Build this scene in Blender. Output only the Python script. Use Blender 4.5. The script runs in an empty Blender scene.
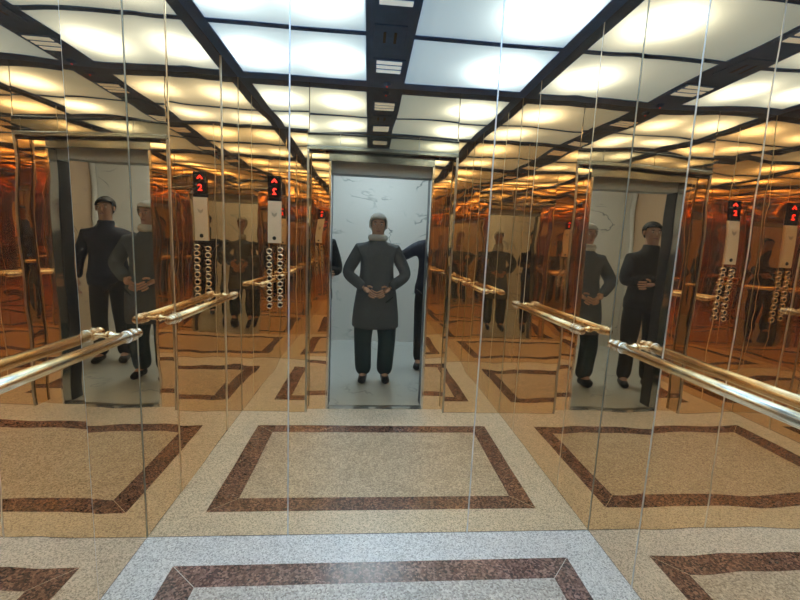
import bpy, bmesh, math, random
from mathutils import Vector, Matrix
random.seed(7)
sc = bpy.context.scene
col = sc.collection

# ------------------------------------------------------------------ room measures (metres)
XL, XR = -0.984, 1.157          # side walls
YD, YB = 0.363, 1.790           # door wall, back wall (inner faces)
ZC = 2.556                      # ceiling
XM = (XL + XR) / 2
PX0, PX1 = -0.470, 0.664        # portal
OX0, OX1 = -0.305, 0.490        # opening
REC = 0.07                      # recess of the casing behind the door wall
PZ = 2.086                      # portal top
OZ = 2.02                       # opening top
YH = 0.10                       # hall face of the landing wall
HALL_Y = -2.10
HALL_X0, HALL_X1 = -1.50, 1.62
HALL_Z = 2.75

# ------------------------------------------------------------------ materials
def new_mat(name):
    m = bpy.data.materials.new(name); m.use_nodes = True
    return m, m.node_tree, m.node_tree.nodes['Principled BSDF']
def plain(name, colr, rough=.5, metal=0., spec=.5, emit=None, es=0., noise=0., nscale=30.):
    m, t, b = new_mat(name)
    b.inputs['Base Color'].default_value = (*colr, 1); b.inputs['Roughness'].default_value = rough
    b.inputs['Metallic'].default_value = metal; b.inputs['Specular IOR Level'].default_value = spec
    if emit: b.inputs['Emission Color'].default_value = (*emit, 1); b.inputs['Emission Strength'].default_value = es
    if noise:
        n = t.nodes.new('ShaderNodeTexNoise'); n.inputs['Scale'].default_value = nscale; n.inputs['Detail'].default_value = 4
        tc = t.nodes.new('ShaderNodeTexCoord'); t.links.new(tc.outputs['Object'], n.inputs['Vector'])
        r = t.nodes.new('ShaderNodeMapRange'); r.inputs['To Min'].default_value = 1-noise; r.inputs['To Max'].default_value = 1+noise
        t.links.new(n.outputs['Fac'], r.inputs['Value'])
        mx = t.nodes.new('ShaderNodeVectorMath'); mx.operation = 'SCALE'; mx.inputs[0].default_value = colr
        t.links.new(r.outputs[0], mx.inputs['Scale']); t.links.new(mx.outputs[0], b.inputs['Base Color'])
    return m
def mirror(name, tint, wave=.0011, scale=(1.3, 1.3, 3.6), rough=0.0, haze=.022):
    m, t, b = new_mat(name)
    b.inputs['Base Color'].default_value = (*tint, 1); b.inputs['Metallic'].default_value = 1
    b.inputs['Roughness'].default_value = rough
    tc = t.nodes.new('ShaderNodeTexCoord'); mp = t.nodes.new('ShaderNodeMapping'); mp.inputs['Scale'].default_value = scale
    n = t.nodes.new('ShaderNodeTexNoise'); n.inputs['Scale'].default_value = 1; n.inputs['Detail'].default_value = .6
    bp = t.nodes.new('ShaderNodeBump'); bp.inputs['Strength'].default_value = 1; bp.inputs['Distance'].default_value = wave
    t.links.new(tc.outputs['Object'], mp.inputs['Vector']); t.links.new(mp.outputs[0], n.inputs['Vector'])
    t.links.new(n.outputs['Fac'], bp.inputs['Height']); t.links.new(bp.outputs[0], b.inputs['Normal'])
    o = t.nodes['Material Output']; df = t.nodes.new('ShaderNodeBsdfDiffuse'); df.inputs[0].default_value = (.62, .55, .48, 1)
    mx = t.nodes.new('ShaderNodeMixShader'); mx.inputs[0].default_value = haze     # pale diffuse mixed in to imitate haze over the reflections
    t.links.new(b.outputs[0], mx.inputs[1]); t.links.new(df.outputs[0], mx.inputs[2]); t.links.new(mx.outputs[0], o.inputs[0])
    return m
def granite(name, c0, c1, c2, scale=170, rough=.25, blotch=.0):
    m, t, b = new_mat(name)
    tc = t.nodes.new('ShaderNodeTexCoord')
    v = t.nodes.new('ShaderNodeTexVoronoi'); v.inputs['Scale'].default_value = scale
    t.links.new(tc.outputs['Object'], v.inputs['Vector'])
    sp = t.nodes.new('ShaderNodeSeparateColor'); t.links.new(v.outputs['Color'], sp.inputs[0])
    r = t.nodes.new('ShaderNodeValToRGB'); r.color_ramp.interpolation = 'LINEAR'
    e = r.color_ramp.elements; e[0].position = 0; e[0].color = (*c0, 1); e[1].position = 1; e[1].color = (*c2, 1)
    k = r.color_ramp.elements.new(.45); k.color = (*c1, 1)
    t.links.new(sp.outputs[0], r.inputs[0])
    n = t.nodes.new('ShaderNodeTexNoise'); n.inputs['Scale'].default_value = 9; n.inputs['Detail'].default_value = 5
    t.links.new(tc.outputs['Object'], n.inputs['Vector'])
    mr = t.nodes.new('ShaderNodeMapRange'); mr.inputs['From Min'].default_value = .3; mr.inputs['From Max'].default_value = .7
    mr.inputs['To Min'].default_value = 1-blotch; mr.inputs['To Max'].default_value = 1+blotch
    t.links.new(n.outputs['Fac'], mr.inputs['Value'])
    s = t.nodes.new('ShaderNodeVectorMath'); s.operation = 'SCALE'
    t.links.new(r.outputs[0], s.inputs[0]); t.links.new(mr.outputs[0], s.inputs['Scale'])
    t.links.new(s.outputs[0], b.inputs['Base Color']); b.inputs['Roughness'].default_value = rough
    return m
def marble(name, base, vein, rough=.18, scale=1.0, amount=.04):
    m, t, b = new_mat(name)
    tc = t.nodes.new('ShaderNodeTexCoord')
    n = t.nodes.new('ShaderNodeTexNoise'); n.inputs['Scale'].default_value = 1.5*scale; n.inputs['Detail'].default_value = 6; n.inputs['Distortion'].default_value = .9
    mp = t.nodes.new('ShaderNodeMapping'); mp.inputs['Rotation'].default_value = (0, .5, 0); mp.inputs['Scale'].default_value = (1, 1, 2.1)
    t.links.new(tc.outputs['Object'], mp.inputs[0]); t.links.new(mp.outputs[0], n.inputs['Vector'])
    a = t.nodes.new('ShaderNodeMath'); a.operation = 'SUBTRACT'; a.inputs[1].default_value = .5; t.links.new(n.outputs['Fac'], a.inputs[0])
    ab = t.nodes.new('ShaderNodeMath'); ab.operation = 'ABSOLUTE'; t.links.new(a.outputs[0], ab.inputs[0])
    mr = t.nodes.new('ShaderNodeMapRange'); mr.inputs['From Max'].default_value = amount*.35; mr.inputs['To Min'].default_value = 1; mr.inputs['To Max'].default_value = 0
    t.links.new(ab.outputs[0], mr.inputs['Value'])
    n2 = t.nodes.new('ShaderNodeTexNoise'); n2.inputs['Scale'].default_value = 2.3; t.links.new(tc.outputs['Object'], n2.inputs['Vector'])
    g = t.nodes.new('ShaderNodeMapRange'); g.inputs['From Min'].default_value = .48; g.inputs['From Max'].default_value = .62
    t.links.new(n2.outputs['Fac'], g.inputs['Value'])
    mu = t.nodes.new('ShaderNodeMath'); mu.operation = 'MULTIPLY'; t.links.new(mr.outputs[0], mu.inputs[0]); t.links.new(g.outputs[0], mu.inputs[1])
    mx = t.nodes.new('ShaderNodeMix'); mx.data_type = 'RGBA'; mx.inputs[6].default_value = (*base, 1); mx.inputs[7].default_value = (*vein, 1)
    t.links.new(mu.outputs[0], mx.inputs[0]); t.links.new(mx.outputs[2], b.inputs['Base Color'])
    b.inputs['Roughness'].default_value = rough
    return m
def diffuser(name, colr, es, es_tr=.7):
    m = bpy.data.materials.new(name); m.use_nodes = True; t = m.node_tree; t.nodes.clear()
    o = t.nodes.new('ShaderNodeOutputMaterial'); a = t.nodes.new('ShaderNodeAddShader')
    tr = t.nodes.new('ShaderNodeBsdfTranslucent'); tr.inputs[0].default_value = (es_tr, es_tr, es_tr, 1)
    e = t.nodes.new('ShaderNodeEmission'); e.inputs[0].default_value = (*colr, 1); e.inputs[1].default_value = es
    t.links.new(tr.outputs[0], a.inputs[0]); t.links.new(e.outputs[0], a.inputs[1]); t.links.new(a.outputs[0], o.inputs[0])
    return m

M = {}
M['mir_back'] = mirror('clear_bronze_mirror', (.89, .70, .47), wave=.0008)
M['mir_side'] = mirror('bronze_mirror', (.835, .64, .44), wave=.0030)
M['mir_door'] = mirror('bronze_mirror_front', (.84, .67, .47), wave=.0040)
M['seam'] = plain('satin_joint', (.80, .80, .78), .35, .6)
M['edge'] = plain('mirror_edge', (.45, .42, .33), .3, .5)
M['steel'] = plain('brushed_steel', (.50, .52, .53), .28, .9)
M['steel_hi'] = plain('polished_steel', (.72, .73, .72), .12, 1)
M['brass'] = plain('polished_brass', (.95, .86, .64), .24, 1)
M['chrome'] = plain('chrome', (.88, .88, .86), .07, 1)
M['dark'] = plain('dark_lacquer', (.055, .135, .38), .5, 0, .15, noise=.3, nscale=12)
M['dark_gap'] = plain('black_gap', (.008, .009, .012), .5)
M['light_granite'] = granite('light_granite', (.34, .335, .33), (.67, .665, .65), (.86, .86, .84), 190, .32, .06)
M['field_granite'] = granite('beige_granite', (.27, .235, .205), (.50, .465, .42), (.72, .69, .64), 150, .32, .10)
M['red_granite'] = granite('red_brown_granite', (.030, .026, .028), (.125, .068, .060), (.34, .22, .19), 120, .22, .25)
M['marble'] = marble('white_marble', (.74, .75, .73), (.22, .25, .26), scale=.9, amount=.055)
M['marble_side'] = marble('beige_marble', (.66, .49, .34), (.30, .25, .19), .25)
M['marble_floor'] = marble('pale_marble_floor', (.60, .63, .61), (.34, .37, .36), .15)
M['marble_grey'] = marble('grey_marble', (.42, .54, .66), (.28, .34, .40), .7)
M['plaster'] = plain('plaster', (.72, .72, .70), .7)
M['core'] = plain('cabin_shell', (.10, .10, .11), .6)
M['black_glass'] = plain('black_glass', (.006, .006, .008), .08)
M['red_led'] = plain('red_led', (.4, .01, .01), .4, emit=(1, .05, .04), es=3.0)
M['red_dim'] = plain('dim_red_led', (.3, .01, .01), .4, emit=(1, .05, .04), es=.5)
M['head_steel'] = plain('dull_steel_header', (.30, .34, .36), .14, .95)
M['dark_jamb'] = plain('shadow_dark_jamb', (.035, .042, .055), .35, .3)  # shadow on the landing jambs is put into this dark colour
M['header_mirror'] = mirror('grey_header_mirror', (.52, .54, .52), wave=.0015)
M['plate'] = plain('satin_plate', (.82, .82, .80), .38, .35)
M['hole'] = plain('keyhole_black', (.01, .01, .01), .4)
M['white_slat'] = plain('glow_white_slot', (.8, .8, .8), .4, emit=(.55, .90, 1.4), es=.62)  # emission stands in for light on the vent slats, which are no lamps
M['coat_grey'] = plain('dark_grey_wool', (.075, .090, .105), .9, noise=.25, nscale=40)
M['teal'] = plain('dark_teal_denim', (.012, .030, .038), .85, noise=.3, nscale=50)
M['black_cloth'] = plain('black_cloth', (.010, .011, .014), .8, noise=.3, nscale=50)
M['navy'] = plain('navy_cloth', (.010, .014, .032), .8, noise=.3, nscale=50)
M['skin'] = plain('skin', (.50, .30, .21), .5, noise=.08, nscale=25)
M['hair'] = plain('dark_hair', (.015, .011, .009), .6, noise=.4, nscale=90)
M['knit'] = plain('pale_grey_knit', (.55, .57, .56), .9, noise=.12, nscale=120)
M['leather'] = plain('black_leather', (.010, .010, .010), .35)
M['eye'] = plain('eye_white', (.7, .7, .68), .3)
M['lip'] = plain('lip', (.36, .15, .13), .5)
M['diff'] = diffuser('frosted_light_panel', (.42, .74, 1.24), .55)
M['hall_diff'] = diffuser('hall_light_panel', (.57, .89, 1.42), 12.0)

# ------------------------------------------------------------------ helpers
def link(name, bm, mats, parent=None, smooth=False):
    me = bpy.data.meshes.new(name)
    bmesh.ops.recalc_face_normals(bm, faces=bm.faces)
    bm.to_mesh(me); bm.free()
    for m in (mats if isinstance(mats, (list, tuple)) else [mats]): me.materials.append(m)
    if smooth:
        for p in me.polygons: p.use_smooth = True
    o = bpy.data.objects.new(name, me); col.objects.link(o)
    if parent: o.parent = parent
    return o
def tag(o, label=None, cat=None, group=None, kind=None):
    if label: o['label'] = label
    if cat: o['category'] = cat
    if group: o['group'] = group
    if kind: o['kind'] = kind
    return o
def empty(name, loc, label, cat, group=None):
    o = bpy.data.objects.new(name, None); col.objects.link(o); o.location = loc; o.empty_display_size = .1
    return tag(o, label, cat, group)
def abox(bm, x0, x1, y0, y1, z0, z1, mi=0, bev=0):
    r = bmesh.ops.create_cube(bm, size=1, matrix=Matrix.Translation(((x0+x1)/2, (y0+y1)/2, (z0+z1)/2)) @ Matrix.Diagonal((x1-x0, y1-y0, z1-z0, 1)))
    vs = r['verts']; fs = {f for v in vs for f in v.link_faces}
    for f in fs: f.material_index = mi
    if bev:
        es = {e for v in vs for e in v.link_edges}
        q = bmesh.ops.bevel(bm, geom=list(es), offset=bev, segments=2, affect='EDGES', profile=.5)
        for f in q['faces']: f.material_index = mi
    return bm
def box(name, x0, x1, y0, y1, z0, z1, mat, parent=None, bev=0):
    return link(name, abox(bmesh.new(), x0, x1, y0, y1, z0, z1, 0, bev), mat, parent)
def structure(o, label=None): o['kind'] = 'structure'; return o
def acyl(bm, p, q, r0, r1=None, seg=20, cap=True):
    p, q = Vector(p), Vector(q); r1 = r0 if r1 is None else r1
    d = q-p; rot = d.to_track_quat('Z', 'Y').to_matrix().to_4x4()
    bmesh.ops.create_cone(bm, cap_ends=cap, segments=seg, radius1=r0, radius2=r1, depth=d.length, matrix=Matrix.Translation((p+q)/2) @ rot)
    return bm
def asph(bm, c, r, sx=1, sy=1, sz=1, u=20, v=12, rot=None):
    m = Matrix.Translation(c)
    if rot: m = m @ rot
    bmesh.ops.create_uvsphere(bm, u_segments=u, v_segments=v, radius=r, matrix=m @ Matrix.Diagonal((sx, sy, sz, 1)))
    return bm
def alathe(bm, prof, origin, axis, seg=24):
    axis = Vector(axis).normalized(); rot = axis.to_track_quat('Z', 'Y').to_matrix(); o = Vector(origin)
    rings = []
    for (r, h) in prof:
        rings.append([bm.verts.new(o + rot @ Vector((r*math.cos(a), r*math.sin(a), h))) for a in [2*math.pi*i/seg for i in range(seg)]])
    for A, B in zip(rings, rings[1:]):
        for i in range(seg): bm.faces.new((A[i], A[(i+1) % seg], B[(i+1) % seg], B[i]))
    bm.faces.new(rings[0][::-1]); bm.faces.new(rings[-1])
    return bm
def atorus(bm, c, R, r, axis, seg=20, rs=8):
    axis = Vector(axis).normalized(); rot = axis.to_track_quat('Z', 'Y').to_matrix(); c = Vector(c)
    rings = [[bm.verts.new(c + rot @ Vector(((R+r*math.cos(b))*math.cos(a), (R+r*math.cos(b))*math.sin(a), r*math.sin(b)))) for b in [2*math.pi*j/rs for j in range(rs)]] for a in [2*math.pi*i/seg for i in range(seg)]]
    for i in range(seg):
        A, B = rings[i], rings[(i+1) % seg]
        for j in range(rs): bm.faces.new((A[j], A[(j+1) % rs], B[(j+1) % rs], B[j]))
    return bm

# ------------------------------------------------------------------ cabin shell
T = .03
# floor with inlaid band
def floor_mesh():
    bm = bmesh.new()
    def q(x0, x1, y0, y1, mi):
        vs = [bm.verts.new((x, y, 0)) for x, y in ((x0, y0), (x1, y0), (x1, y1), (x0, y1))]
        f = bm.faces.new(vs); f.material_index = mi
    ox0, ox1, oy0, oy1 = XL+.195, XR-.200, YD+.255, YB-.175
    w = .112
    ix0, ix1, iy0, iy1 = ox0+w+.02, ox1-w, oy0+w, oy1-w
    X = [XL, ox0, ix0, ix1, ox1, XR]; Y = [YD, oy0, iy0, iy1, oy1, YB]
    for i in range(5):
        for j in range(5):
            ring = min(i, 4-i, j, 4-j)
            q(X[i], X[i+1], Y[j], Y[j+1], 0 if ring == 0 else 1 if ring == 1 else 2)
    bmesh.ops.remove_doubles(bm, verts=bm.verts, dist=1e-5)
    # thin pale mitre joints at the corners of the band
    for (a, b) in (((ox0, oy1), (ix0, iy1)), ((ox1, oy1), (ix1, iy1)), ((ox0, oy0), (ix0, iy0)), ((ox1, oy0), (ix1, iy0))):
        a = Vector((*a, .0006)); b = Vector((*b, .0006)); d = (b-a).normalized(); n = Vector((-d.y, d.x, 0))*.0008
        f = bm.faces.new([bm.verts.new(v) for v in (a-n, a+n, b+n, b-n)]); f.material_index = 3
    return bm
fb = floor_mesh()
structure(link('floor', fb, [M['light_granite'], M['red_granite'], M['field_granite'], M['seam']]))
structure(box('floor_slab', XL-T, XR+T, YD-REC, YB+T, -.10, -.004, M['core'])).name = 'floor_base'
# shells behind the mirrors
structure(box('wall_back', XL-T, XR+T, YB+.008, YB+T+.01, 0, ZC+.25, M['core']))
structure(box('wall_left', XL-T-.01, XL-.008, YD-.02, YB+.008, 0, ZC+.25, M['core']))
structure(box('wall_right', XR+.008, XR+T+.01, YD-.02, YB+.008, 0, ZC+.25, M['core']))
bm = bmesh.new()
abox(bm, XL-.008, PX0, YD-.020, YD-.008, 0, ZC+.25)
abox(bm, PX1, XR+.008, YD-.020, YD-.008, 0, ZC+.25)
abox(bm, PX0, PX1, YD-.020, YD-.008, PZ, ZC+.25)
structure(link('wall_front', bm, M['core']))

# mirror panels: every one a sheet of its own
G = .0022
TILT = -.7     # the middle sheet of the left wall hangs slightly out of true
def mpanel(x0, x1, y0, y1, z0, z1, mat, label, tilt=(0, 0), group=None):
    cx, cy, cz = (x0+x1)/2, (y0+y1)/2, (z0+z1)/2
    bm = abox(bmesh.new(), x0-cx, x1-cx, y0-cy, y1-cy, z0, z1, 0)
    bmesh.ops.bevel(bm, geom=list(bm.edges), offset=.0012, segments=1, affect='EDGES')
    o = link('mirror_panel', bm, mat); o.location = (cx, cy, 0)
    o.rotation_euler = (math.radians(tilt[0]), 0, math.radians(tilt[1]))
    return tag(o, label, 'mirror', group)
ZM = ZC
bs = [XL, -.342, .530, XR]
mpanel(bs[0]+G, bs[1]-G, YB, YB+.006, .002, ZM, M['mir_back'], 'narrow tinted mirror sheet of the back wall beside the left corner')
mpanel(bs[1]+G, bs[2]-G, YB, YB+.006, .002, ZM, M['mir_back'], 'wide tinted mirror sheet in the middle of the back wall reflecting the doorway')
mpanel(bs[2]+G, bs[3]-G, YB, YB+.006, .002, ZM, M['mir_back'], 'narrow tinted mirror sheet of the back wall beside the right corner')
ys = [YD, .70, 1.445, YB]
for (side, x0, x1) in (('left', XL-.006, XL), ('right', XR, XR+.006)):
    for k, nm in enumerate(('narrow bronze mirror sheet on the %s wall nearest the doorway', 'wide bronze mirror sheet on the %s wall behind the middle of the handrail', 'narrow bronze mirror sheet on the %s wall at the back corner')):
        mpanel(x0, x1, ys[k]+G, ys[k+1]-G, .002, ZM, M['mir_side'], nm % side, (0, TILT if (side, k) == ('left', 1) else 0))
mpanel(XL+G, PX0-G, YD-.006, YD, .002, ZM, M['mir_door'], 'bronze mirror sheet of the door wall carrying the button panel')
mpanel(PX1+G, XR-G, YD-.006, YD, .002, ZM, M['mir_door'], 'plain bronze mirror sheet of the door wall on the side without buttons')
mpanel(PX0+G, PX1-G, YD-.006, YD, 2.205, ZM, M['mir_door'], 'bronze mirror sheet above the doorway under the ceiling')

# joint strips between the sheets
n = 1
def trim(*a, mat='seam'):
    global n
    structure(box('trim_%d' % n, *a, M[mat])); n += 1
s = .0030
for x in bs[1:3]: trim(x-s, x+s, YB-.0012, YB+.004, 0, ZM)
for y in ys[1:3]:
    trim(XL-.004, XL+.0012, y-s, y+s, 0, ZM); trim(XR-.0012, XR+.004, y-s, y+s, 0, ZM)
s = .002
for x, y in ((XL, YB), (XR, YB), (XL, YD), (XR, YD)):
    sx = 1 if x == XL else -1; sy = -1 if y == YB else 1
    x0, x1 = sorted((x, x+sx*.0025)); y0, y1 = sorted((y, y+sy*.0025))
    trim(x0, x1, y0, y1, 0, ZM, mat='edge')
# ------------------------------------------------------------------ ceiling: dark frame with openings
LX = [(XL+.070, -.050), (.225, XR-.070)]
RY = [(YD+.105, 1.108), (1.148, YB-.070)]
bm = bmesh.new()
z0, z1 = ZC, ZC+.02
xs = [XL, LX[0][0], LX[0][1], LX[1][0], LX[1][1], XR]; yy = [YD, RY[0][0], RY[0][1], RY[1][0], RY[1][1], YB]
for i in range(5):
    for j in range(5):
        if i in (1, 3) and j in (1, 3): continue
        abox(bm, xs[i], xs[i+1], yy[j], yy[j+1], z0, z1)
structure(link('ceiling', bm, M['dark']))
structure(box('ceiling_lid', XL-T, XR+T, YD-.02, YB+T, ZC+.25, ZC+.28, M['plaster'])).name = 'ceiling_top'
names = [('over the button panel side by the doorway', 'at the back left corner of the cabin'), ('by the doorway on the side without buttons', 'at the back right corner of the cabin')]
for i, (x0, x1) in enumerate(LX):
    for j, (y0, y1) in enumerate(RY):
        cx, cy = (x0+x1)/2, (y0+y1)/2
        r = empty('ceiling_light', (cx, cy, ZC+.004), 'frosted white ceiling light panel in dark frame ' + names[i][j], 'ceiling light', 'lit ceiling panels')
        bm = bmesh.new()
        a, b = (x1-x0)/2, (y1-y0)/2
        f = bm.faces.new([bm.verts.new(v) for v in ((-a, -b, 0), (a, -b, 0), (a, b, 0), (-a, b, 0))])
        bmesh.ops.solidify(bm, geom=[f], thickness=-.0005) if False else None
        link('diffuser', bm, M['diff'], r)
        bm = bmesh.new()
        for (u0, u1, v0, v1) in ((-a, a, -b, -b+.008), (-a, a, b-.008, b), (-a, -a+.008, -b+.008, b-.008), (a-.008, a, -b+.008, b-.008)):
            abox(bm, u0, u1, v0, v1, .002, .012)
        link('rim', bm, M['dark'], r)
        # the lamps behind the frosted sheet
        for sx in ((-.25, .25) if i == 0 else (.20,)):     # on the right only the outer lamp of each panel works
            ld = bpy.data.lights.new('panel_lamp', 'AREA'); ld.shape = 'DISK'; ld.size = .10; ld.energy = 4.6 if i == 0 else 7.5; ld.color = (.55, .82, 1.15)
            lo = bpy.data.objects.new('panel_lamp', ld); col.objects.link(lo); lo.parent = r
            lo.location = (sx + (.0 if i else -.03), .03 if j else -.03, .125)
# vents in the middle strip
for (yc, lab) in ((.74, 'three-slot white ceiling vent in the dark strip close to the doorway'), (1.53, 'three-slot white ceiling vent in the dark strip close to the back wall')):
    v = empty('ceiling_vent', (.098, yc, ZC), lab, 'vent', 'slotted ceiling vents')
    bm = abox(bmesh.new(), -.105, .105, -.105, .105, -.006, -.0005, 0, .002); link('vent_plate', bm, M['dark'], v)
    for k in (-1, 0, 1):
        bm = abox(bmesh.new(), -.082, .082, k*.064-.020, k*.064+.020, -.012, -.006, 0, .002); link('slat', bm, M['white_slat'], v)
v = empty('ceiling_hatch', (.085, 1.12, ZC), 'square dark access hatch in the ceiling strip between two slotted vents', 'hatch')
link('hatch_cover', abox(bmesh.new(), -.09, .09, -.13, .13, -.008, -.0005, 0, .003), M['dark'], v)
for x in (-.03, .03): link('slot', abox(bmesh.new(), x-.008, x+.008, -.06, .06, -.010, -.008), M['dark_gap'], v)
v = empty('smoke_detector', (.10, .45, ZC), 'small round dark detector with a red light on the ceiling strip', 'detector')
link('housing', alathe(bmesh.new(), [(.03, 0), (.03, .008), (.024, .016), (.012, .02)], (0, 0, 0), (0, 0, -1)), M['dark'], v, True)
link('indicator', asph(bmesh.new(), (0, 0, -.021), .007), M['red_dim'], v, True)

# ------------------------------------------------------------------ door portal
YC = YD-REC   # casing plane
p = bpy.data.objects.new('door_1', None); col.objects.link(p); p.location = (0, 0, 0); structure(p)
# reveals + casing mirror + steel
box('casing', PX0, OX0-.018, YC-.01, YC, 0, OZ+.06, M['mir_door'], p)
box('casing', OX1+.018, PX1, YC-.01, YC, 0, OZ+.06, M['mir_door'], p)
box('reveal', PX0-.012, PX0, YC-.01, YD+.001, 0, PZ, M['mir_door'], p)
box('reveal', PX1, PX1+.012, YC-.01, YD+.001, 0, PZ, M['mir_door'], p)
for x0, x1 in ((PX0-.012, PX0+.004), (PX1-.004, PX1+.012)):
    box('edge_strip', x0, x1, YD+.001, YD+.004, 0, PZ, M['steel'], p)
box('header', PX0-.012, PX1+.012, YD-.012, YD+.002, PZ+.028, 2.205, M['header_mirror'], p, .002)
box('header_lip', PX0-.012, PX1+.012, YC-.01, YD+.006, PZ, PZ+.028, M['head_steel'], p, .003)
box('lintel', OX0-.018, OX1+.018, YC-.01, YC+.004, OZ, PZ, M['head_steel'], p, .002)
for x0, x1 in ((OX0-.018, OX0), (OX1, OX1+.018)):
    box('jamb_post', x0, x1, YC-.075, YC+.006, 0, OZ, M['steel_hi'], p, .003)
# landing frame deeper in, with a dark gap between cabin and landing
for sgn, x in ((-1, OX0), (1, OX1)):
    x0, x1 = sorted((x+sgn*.012, x+sgn*.05)); box('door_gap', x0, x1, YC-.085, YC-.075, 0, OZ+.06, M['dark_gap'], p)
    x0, x1 = sorted((x, x+sgn*.05)); box('landing_jamb', x0, x1, YH-.012, YC-.085, 0, OZ+.02, M['dark_jamb'], p, .003)
box('landing_header', OX0-.05, OX1+.05, YH-.012, YC-.085, OZ-.075, OZ+.09, M['marble_grey'], p)
box('gap_header', OX0-.05, OX1+.05, YC-.085, YC-.04, OZ+.02, OZ+.09, M['dark_gap'], p)
# sill with grooves
bm = bmesh.new()
abox(bm, PX0, PX1, YC-.04, YD, -.03, 0.0)
link('sill', bm, M['light_granite'], p)
bm = bmesh.new()
for k, (a, b, z) in enumerate(((YC-.045, YC-.036, .003), (YC-.036, YC-.028, -.004), (YC-.028, YC-.012, .003), (YC-.012, YC-.006, -.004), (YC-.006, YC+.006, .003))):
    abox(bm, OX0, OX1, a, b, -.01, z, 0 if z > 0 else 1)
link('track', bm, [M['steel_hi'], M['dark_gap']], p)
bm = bmesh.new()
for (a, b, z) in ((YC-.085, YC-.072, .003), (YC-.072, YC-.064, -.003), (YC-.064, YC-.045, .003)):
    abox(bm, OX0-.01, OX1+.01, a, b, -.01, z, 0 if z > 0 else 1)
link('landing_track', bm, [M['steel'], M['dark_gap']], p)

# ------------------------------------------------------------------ hall
HX0, HX1 = HALL_X0, HALL_X1
structure(box('floor_hall', HX0-.1, HX1+.1, HALL_Y-.1, YC-.085, -.05, 0, M['marble_floor'])).name = 'hall_floor'
structure(box('wall_hall_far', HX0-.1, HX1+.1, HALL_Y-.08, HALL_Y, 0, HALL_Z, M['marble'])).name = 'wall_far'
structure(box('wall_hall_l', HX0-.08, HX0, HALL_Y, YH, 0, HALL_Z, M['marble_side'])).name = 'wall_hall_left'
structure(box('wall_hall_r', HX1, HX1+.08, HALL_Y, YH, 0, HALL_Z, M['marble_side'])).name = 'wall_hall_right'
structure(box('hall_ceiling', HX0-.1, HX1+.1, HALL_Y-.1, YH+.07, HALL_Z, HALL_Z+.05, M['plaster'])).name = 'ceiling_hall'
bm = bmesh.new()
abox(bm, HX0-.1, OX0-.05, YH, YH+.06, 0, HALL_Z); abox(bm, OX1+.05, HX1+.1, YH, YH+.06, 0, HALL_Z)
abox(bm, OX0-.05, OX1+.05, YH, YH+.06, OZ+.09, HALL_Z)
structure(link('wall_landing', bm, M['marble']))
for x in (HX0+.035, HX1-.035):
    bm = acyl(bmesh.new(), (x, HALL_Y+.03, 0), (x, HALL_Y+.03, HALL_Z-.01), .03, seg=16)
    o = structure(link('trim_%d' % n, bm, M['plaster'], None, True)); n += 1
t = empty('hall_ceiling_light', (0.1, -1.15, HALL_Z-.002), 'flush white light panel in the hall ceiling outside the doorway', 'ceiling light')
bm = bmesh.new(); bm.faces.new([bm.verts.new(v) for v in ((-.45, -.3, -.018), (.45, -.3, -.018), (.45, .3, -.018), (-.45, .3, -.018))]); link('diffuser', bm, M['hall_diff'], t)
bm = bmesh.new()
for (u0, u1, v0, v1) in ((-.48, .48, -.33, -.3), (-.48, .48, .3, .33), (-.48, -.45, -.3, .3), (.45, .48, -.3, .3)): abox(bm, u0, u1, v0, v1, -.024, 0)
link('rim', bm, M['steel'], t)

# ------------------------------------------------------------------ handrails
def handrail(x, sgn, label):
    y0, y1, z, c = .725, 1.640, 1.005, .072
    r = empty('handrail', (x, (y0+y1)/2, z), label, 'handrail'); L = (y1-y0)/2
    cx = sgn*c
    link('rail', acyl(bmesh.new(), (cx, -L+.03, 0), (cx, L-.03, 0), .0195, seg=32), M['brass'], r, False)
    for p_ in r.children[0].data.polygons: p_.use_smooth = abs(p_.normal.y) < .5
    for s_ in (-1, 1):
        yb = s_*(L-.035)
        b = link('bracket', alathe(bmesh.new(), [(.017, .003), (.017, .008), (.011, .014), (.0095, .026), (.0095, c-.01), (.013, c)], (0, yb, 0), (sgn, 0, 0)), M['brass'], r, True)
        link('collar', alathe(bmesh.new(), [(.020, -.026), (.0245, -.024), (.0255, -.018), (.0225, -.013), (.0225, .010), (.0255, .014), (.0245, .022), (.020, .024)], (cx, yb, 0), (0, s_, 0)), M['chrome'], r, True)
        link('end_cap', alathe(bmesh.new(), [(.019, .022), (.0215, .027), (.0215, .036), (.017, .041), (.016, .046), (.020, .052), (.019, .060), (.010, .065), (.002, .066)], (cx, yb, 0), (0, s_, 0)), M['chrome'], r, True)
    return r
handrail(XL, 1, 'round brass handrail with chrome end collars on the left mirror wall')
handrail(XR, -1, 'round brass handrail with chrome end collars on the right mirror wall')

# ------------------------------------------------------------------ car operating panel (faces +y)
cop = empty('control_panel', (-.722, YD, 0), 'tall narrow lift button panel with red floor display beside the doorway', 'control panel')
def flat(name, x0, x1, z0, z1, d0, d1, mat, bev=.0015, par=cop): return link(name, abox(bmesh.new(), x0, x1, d0, d1, z0, z1, 0, bev), mat, par)
flat('display', -.049, .049, 1.685, 1.875, -.0005, .012, M['black_glass'])
disp = cop.children[0]
def poly(name, pts, d0, d1, mat, par):
    bm = bmesh.new(); f = bm.faces.new([bm.verts.new((x, d0, z)) for x, z in pts])
    r = bmesh.ops.extrude_face_region(bm, geom=[f]); bmesh.ops.translate(bm, verts=[g for g in r['geom'] if isinstance(g, bmesh.types.BMVert)], vec=(0, d1-d0, 0))
    return link(name, bm, mat, par)
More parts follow.
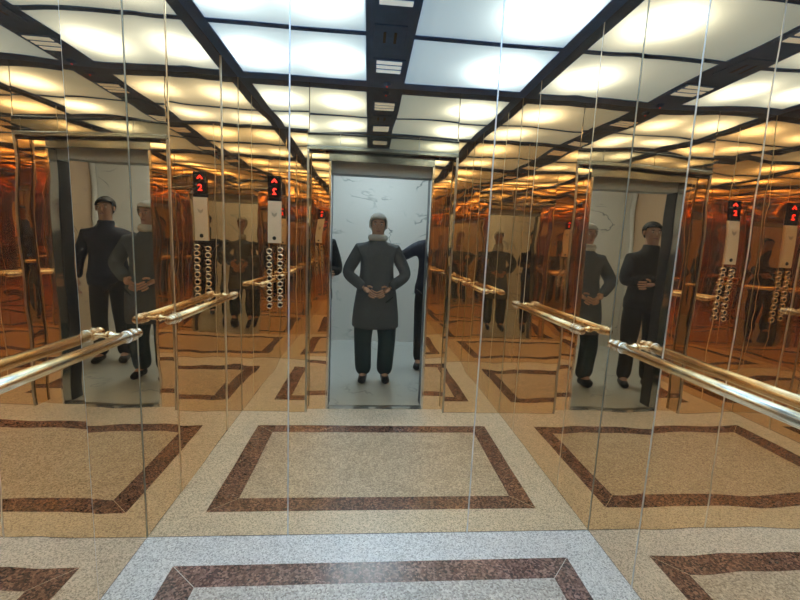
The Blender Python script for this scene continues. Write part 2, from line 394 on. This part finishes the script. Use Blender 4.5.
# up arrow; real x runs to the right as seen by a passenger facing the door is -x
poly('arrow', [(-.022, 1.826), (0, 1.853), (.022, 1.826), (.014, 1.820), (.0, 1.837), (-.014, 1.820)], .012, .0145, M['red_led'], disp)
cu = bpy.data.curves.new('floor_number', 'FONT'); cu.body = '2'; cu.size = .068; cu.align_x = 'CENTER'; cu.extrude = .0015; cu.offset = .001
to = bpy.data.objects.new('floor_number_text', cu); col.objects.link(to)
to.rotation_euler = (math.pi/2, 0, math.pi); bpy.context.view_layer.update()
dg = bpy.context.evaluated_depsgraph_get(); me = bpy.data.meshes.new_from_object(to.evaluated_get(dg))
me.transform(Matrix.Translation((0, .0138, 1.735)) @ to.matrix_world.to_3x3().to_4x4()); bpy.data.objects.remove(to)
me.materials.clear(); me.materials.append(M['red_led'])
fo = bpy.data.objects.new('floor_number', me); col.objects.link(fo); fo.parent = disp
plate = flat('plate', -.049, .049, 1.372, 1.685, -.0005, .014, M['plate'])
link('keyhole', alathe(bmesh.new(), [(.014, 0), (.014, .003), (.010, .004)], (0, .014, 1.408), (0, 1, 0)), M['hole'], plate, True)
poly('emblem', [(-.022, 1.60), (0, 1.585), (.022, 1.60), (.016, 1.575), (0, 1.562), (-.016, 1.575)], .014, .0152, M['steel'], plate)
bp = None
for cxx in (-.041, .041):
    for k in range(9):
        z = 1.318 - k*.0535 - (.012 if cxx < 0 else 0)
        bm = atorus(bmesh.new(), (cxx, .006, z), .0185, .0050, (0, 1, 0))
        b = link('button', bm, M['chrome'], cop, True)
        link('button_face', alathe(bmesh.new(), [(.0155, 0), (.0155, .004), (.012, .006)], (cxx, .001, z), (0, 1, 0), 16), M['black_glass'], b, True)

# ------------------------------------------------------------------ people standing in the hall (facing +y)
def skin_body(name, joints, edges, root, mat, parent, sub=2):
    me = bpy.data.meshes.new(name); ks = list(joints)
    me.from_pydata([joints[k][0] for k in ks], [(ks.index(a), ks.index(b)) for a, b in edges], [])
    o = bpy.data.objects.new(name, me); col.objects.link(o)
    o.modifiers.new('s', 'SKIN'); me.skin_vertices[0]
    for i, k in enumerate(ks):
        r = joints[k][1]; me.skin_vertices[0].data[i].radius = r if isinstance(r, tuple) else (r, r)
        me.skin_vertices[0].data[i].use_root = (k == root)
    s_ = o.modifiers.new('u', 'SUBSURF'); s_.levels = sub; s_.render_levels = sub
    bpy.context.view_layer.update()
    m2 = bpy.data.meshes.new_from_object(o.evaluated_get(bpy.context.evaluated_depsgraph_get()))
    bpy.data.objects.remove(o)
    m2.materials.clear(); m2.materials.append(mat)
    for p_ in m2.polygons: p_.use_smooth = True
    o = bpy.data.objects.new(name, m2); col.objects.link(o); o.parent = parent
    return o
def person(loc, rz, label, H, arms, coat, trousers, head_cover=None, coat_len=.80, wide=1.0):
    """arms: (left elbow, left wrist), (right elbow, right wrist) in body space, +y = forward"""
    k = H/1.75
    root = empty('person', loc, label, 'person', 'people in the hall doorway'); root.rotation_euler.z = rz
    J = {'pelvis': (Vector((0, 0, .95)), (.15, .11)), 'waist': (Vector((0, 0, 1.10)), (.135, .10)), 'chest': (Vector((0, .0, 1.30)), (.155, .115)),
         'upper': (Vector((0, -.005, 1.41)), (.12, .09)), 'neck': (Vector((0, 0, 1.49)), .055), 'skull0': (Vector((0, .012, 1.57)), (.062, .070)),
         'skull1': (Vector((0, .012, 1.655)), (.076, .092)), 'skull2': (Vector((0, .006, 1.70)), (.060, .075))}
    E = [('pelvis', 'waist'), ('waist', 'chest'), ('chest', 'upper'), ('upper', 'neck'), ('neck', 'skull0'), ('skull0', 'skull1'), ('skull1', 'skull2')]
    for s_, n_, (el, wr) in ((-1, 'l', arms[0]), (1, 'r', arms[1])):
        J['sh'+n_] = (Vector((s_*.165, -.005, 1.395)), .062); J['el'+n_] = (Vector(el), .046); J['wr'+n_] = (Vector(wr), .030)
        E += [('upper', 'sh'+n_), ('sh'+n_, 'el'+n_), ('el'+n_, 'wr'+n_)]
        J['hip'+n_] = (Vector((s_*.095, 0, .86)), .092); J['kn'+n_] = (Vector((s_*.105, .02, .49)), .060); J['an'+n_] = (Vector((s_*.11, -.02, .10)), .040)
        J['toe'+n_] = (Vector((s_*.125, .11, .045)), (.036, .030))
        E += [('pelvis', 'hip'+n_), ('hip'+n_, 'kn'+n_), ('kn'+n_, 'an'+n_), ('an'+n_, 'toe'+n_)]
    J = {a: (v*k, r) for a, (v, r) in J.items()}
    skin_body('body', J, E, 'pelvis', M['skin'], root)
    # coat: torso plus sleeves, one garment
    sm = lambda v: Vector(v)*k
    # two rings close together keep the hem and the collar square
    C = {'hem': (sm((0, 0, coat_len)), (.215*wide, .160)), 'hem1': (sm((0, 0, coat_len+.03)), (.212*wide, .158)), 'hem2': (sm((0, 0, coat_len+.12)), (.212*wide, .185)), 'p': (sm((0, 0, .97)), (.200*(1+wide)/2, .175)), 'w': (sm((0, 0, 1.12)), (.175, .13)), 'c': (sm((0, 0, 1.30)), (.19, .135)),
         'u': (sm((0, -.005, 1.405)), (.155, .11)), 'nk': (sm((0, 0, 1.475)), .088), 'col': (sm((0, 0, 1.515)), .080), 'col2': (sm((0, 0, 1.53)), .078)}
    CE = [('hem', 'hem1'), ('hem1', 'hem2'), ('hem2', 'p'), ('p', 'w'), ('w', 'c'), ('c', 'u'), ('u', 'nk'), ('nk', 'col'), ('col', 'col2')]
    for n_, s_, (el, wr) in (('l', -1, arms[0]), ('r', 1, arms[1])):
        C['s'+n_] = (sm((s_*.175, -.005, 1.39)), .082); C['e'+n_] = (sm(el), .064); C['x'+n_] = (sm(wr), .050)
        CE += [('u', 's'+n_), ('s'+n_, 'e'+n_), ('e'+n_, 'x'+n_)]
    skin_body('coat', C, CE, 'hem', M[coat], root)
    # trousers
    P = {'b': (sm((0, 0, .96)), (.150, .105))}; PE = []
    for n_, s_ in (('l', -1), ('r', 1)):
        P['h'+n_] = (sm((s_*.098, 0, .84)), .108*wide); P['k'+n_] = (sm((s_*.107*wide, .02, .49)), .080*wide); P['a'+n_] = (sm((s_*.11, -.010, .055)), .072*wide)
        PE += [('b', 'h'+n_), ('h'+n_, 'k'+n_), ('k'+n_, 'a'+n_)]
    skin_body('trousers', P, PE, 'b', M[trousers], root)
    for s_ in (-1, 1):
        S = {'h': (sm((s_*.11, -.05, .05)), (.044, .046)), 'm': (sm((s_*.117, .04, .05)), (.046, .045)), 't': (sm((s_*.128, .15, .035)), (.042, .032))}
        skin_body('shoe', S, [('h', 'm'), ('m', 't')], 'm', M['leather'], root)
    # hands
    for s_, (el, wr) in ((-1, arms[0]), (1, arms[1])):
        d = (Vector(wr)-Vector(el)).normalized(); side = Vector((0, 0, 1)) if abs(d.z) < .8 else Vector((0, 1, 0))
        side = (side - d*side.dot(d)).normalized(); nrm = d.cross(side)
        w = Vector(wr)*k
        HJ = {'w': (w, .026), 'p': (w+d*.05, (.036, .020)), 'q': (w+d*.085, (.038, .017))}; HE = [('w', 'p'), ('p', 'q')]
        skin_body('hand', HJ, HE, 'w', M['skin'], root, 2)
        for f_, (off, ln) in enumerate(((-.028, .058), (-.0095, .072), (.0095, .078), (.028, .068))):
            a0 = w+d*.080+side*off
            a1 = a0+d*ln*.5+side*off*.15; a2 = a1+d*ln*.35-nrm*s_*.018; a3 = a2+d*ln*.18-nrm*s_*.018
            skin_body('finger', {'a': (a0, .0095), 'b': (a1, .009), 'c': (a2, .008), 'd': (a3, .007)}, [('a', 'b'), ('b', 'c'), ('c', 'd')], 'a', M['skin'], root, 1)
        a0 = w+d*.03+side*.03; a1 = a0+d*.03+side*.022; a2 = a1+d*.03+side*.004
        skin_body('thumb', {'a': (a0, .012), 'b': (a1, .0105), 'c': (a2, .009)}, [('a', 'b'), ('b', 'c')], 'a', M['skin'], root, 1)
    # face
    hc = Vector((0, .012, 1.635))*k
    for s_ in (-1, 1):
        link('eye', asph(bmesh.new(), hc+Vector((s_*.031, .083, .005)), .0090, u=12, v=8), M['eye'], root, True)
        link('iris', asph(bmesh.new(), hc+Vector((s_*.031, .0895, .005)), .0055, u=10, v=6), M['hair'], root, True)
        link('ear', asph(bmesh.new(), hc+Vector((s_*.079, -.002, -.003)), .028, .35, .65, 1, 12, 8), M['skin'], root, True)
        link('eyebrow', asph(bmesh.new(), hc+Vector((s_*.032, .088, .026)), .018, 1, .35, .22, 12, 6), M['hair'], root, True)
    bm = bmesh.new(); asph(bm, hc+Vector((0, .095, -.018)), .015, .8, .9, 1.7, 12, 8)
    link('nose', bm, M['skin'], root, True)
    link('mouth', asph(bmesh.new(), hc+Vector((0, .083, -.055)), .022, 1, .4, .28, 12, 8), M['lip'], root, True)
    bm = bmesh.new()
    asph(bm, hc+Vector((0, -.012, .022)), .1, .90, 1.06, 1.02, 24, 16)
    for v in list(bm.verts):
        r_ = v.co-hc
        if r_.y > .050 and r_.z < .048: bm.verts.remove(v)
        elif r_.z < (-.085 if head_cover else -.06): bm.verts.remove(v)
        elif not head_cover and r_.y > -.03 and r_.z < .02: bm.verts.remove(v)
    bmesh.ops.solidify(bm, geom=bm.faces[:], thickness=.006)
    link('hair' if not head_cover else 'hood', bm, M[head_cover or 'hair'], root, True)
    if head_cover:
        bm = atorus(bmesh.new(), Vector((0, .0, 1.515))*k, .068, .030, (0, 0, 1), 24, 10)
        link('scarf', bm, M[head_cover], root, True)
    return root
person((.09, -.42, 0), 0, 'person in dark grey coat, dark teal trousers and pale hood, centred in the doorway', 1.68,
       (((-.31, .03, 1.14), (-.13, .17, 1.02)), ((.31, .03, 1.14), (.13, .17, 1.02))), 'coat_grey', 'teal', 'knit', .58, 1.2)
person((-.53, -.34, 0), -.25, 'person in black with folded arms standing just outside the doorway on the button panel side', 1.72,
       (((-.25, .06, 1.14), (.02, .20, 1.12)), ((.25, .06, 1.12), (-.02, .19, 1.19))), 'black_cloth', 'black_cloth', None, .84)
person((.72, -.86, 0), .20, 'person in a navy jacket stretching one arm out, standing off the side without buttons', 1.74,
       (((-.36, .0, 1.27), (-.56, .06, 1.22)), ((.27, -.02, 1.13), (.25, .10, .92))), 'navy', 'black_cloth', None, .84)

# ------------------------------------------------------------------ camera
f, pitch, yaw, roll = 403.56, -.1372, .0827, .0422
cam = bpy.data.cameras.new('camera'); co = bpy.data.objects.new('camera', cam); col.objects.link(co); sc.camera = co
cam.sensor_fit = 'HORIZONTAL'; cam.sensor_width = 36; cam.lens = 36*f/800; cam.clip_start = .02
cy, sy, cp, sp = math.cos(yaw), math.sin(yaw), math.cos(pitch), math.sin(pitch)
fwd = Vector((sy*cp, cy*cp, sp)); rt = Vector((cy, -sy, 0)); up = rt.cross(fwd)
r2 = rt*math.cos(roll)+up*math.sin(roll); u2 = -rt*math.sin(roll)+up*math.cos(roll)
m = Matrix((r2, u2, -fwd)).transposed().to_4x4(); m.translation = (0, 0, 1.4); co.matrix_world = m

# ------------------------------------------------------------------ world and render settings
w = bpy.data.worlds.new('world'); sc.world = w; w.use_nodes = True
w.node_tree.nodes['Background'].inputs[0].default_value = (.02, .02, .022, 1); w.node_tree.nodes['Background'].inputs[1].default_value = 1
cy_ = sc.cycles
cy_.max_bounces = 22; cy_.glossy_bounces = 20; cy_.diffuse_bounces = 4; cy_.transmission_bounces = 4
cy_.caustics_reflective = True; cy_.blur_glossy = 0.0; cy_.sample_clamp_indirect = 6
cy_.use_denoising = True
sc.view_settings.view_transform = 'Standard'; sc.view_settings.look = 'None'; sc.view_settings.gamma = 1; sc.view_settings.use_curve_mapping = False
sc.view_settings.exposure = 0.0
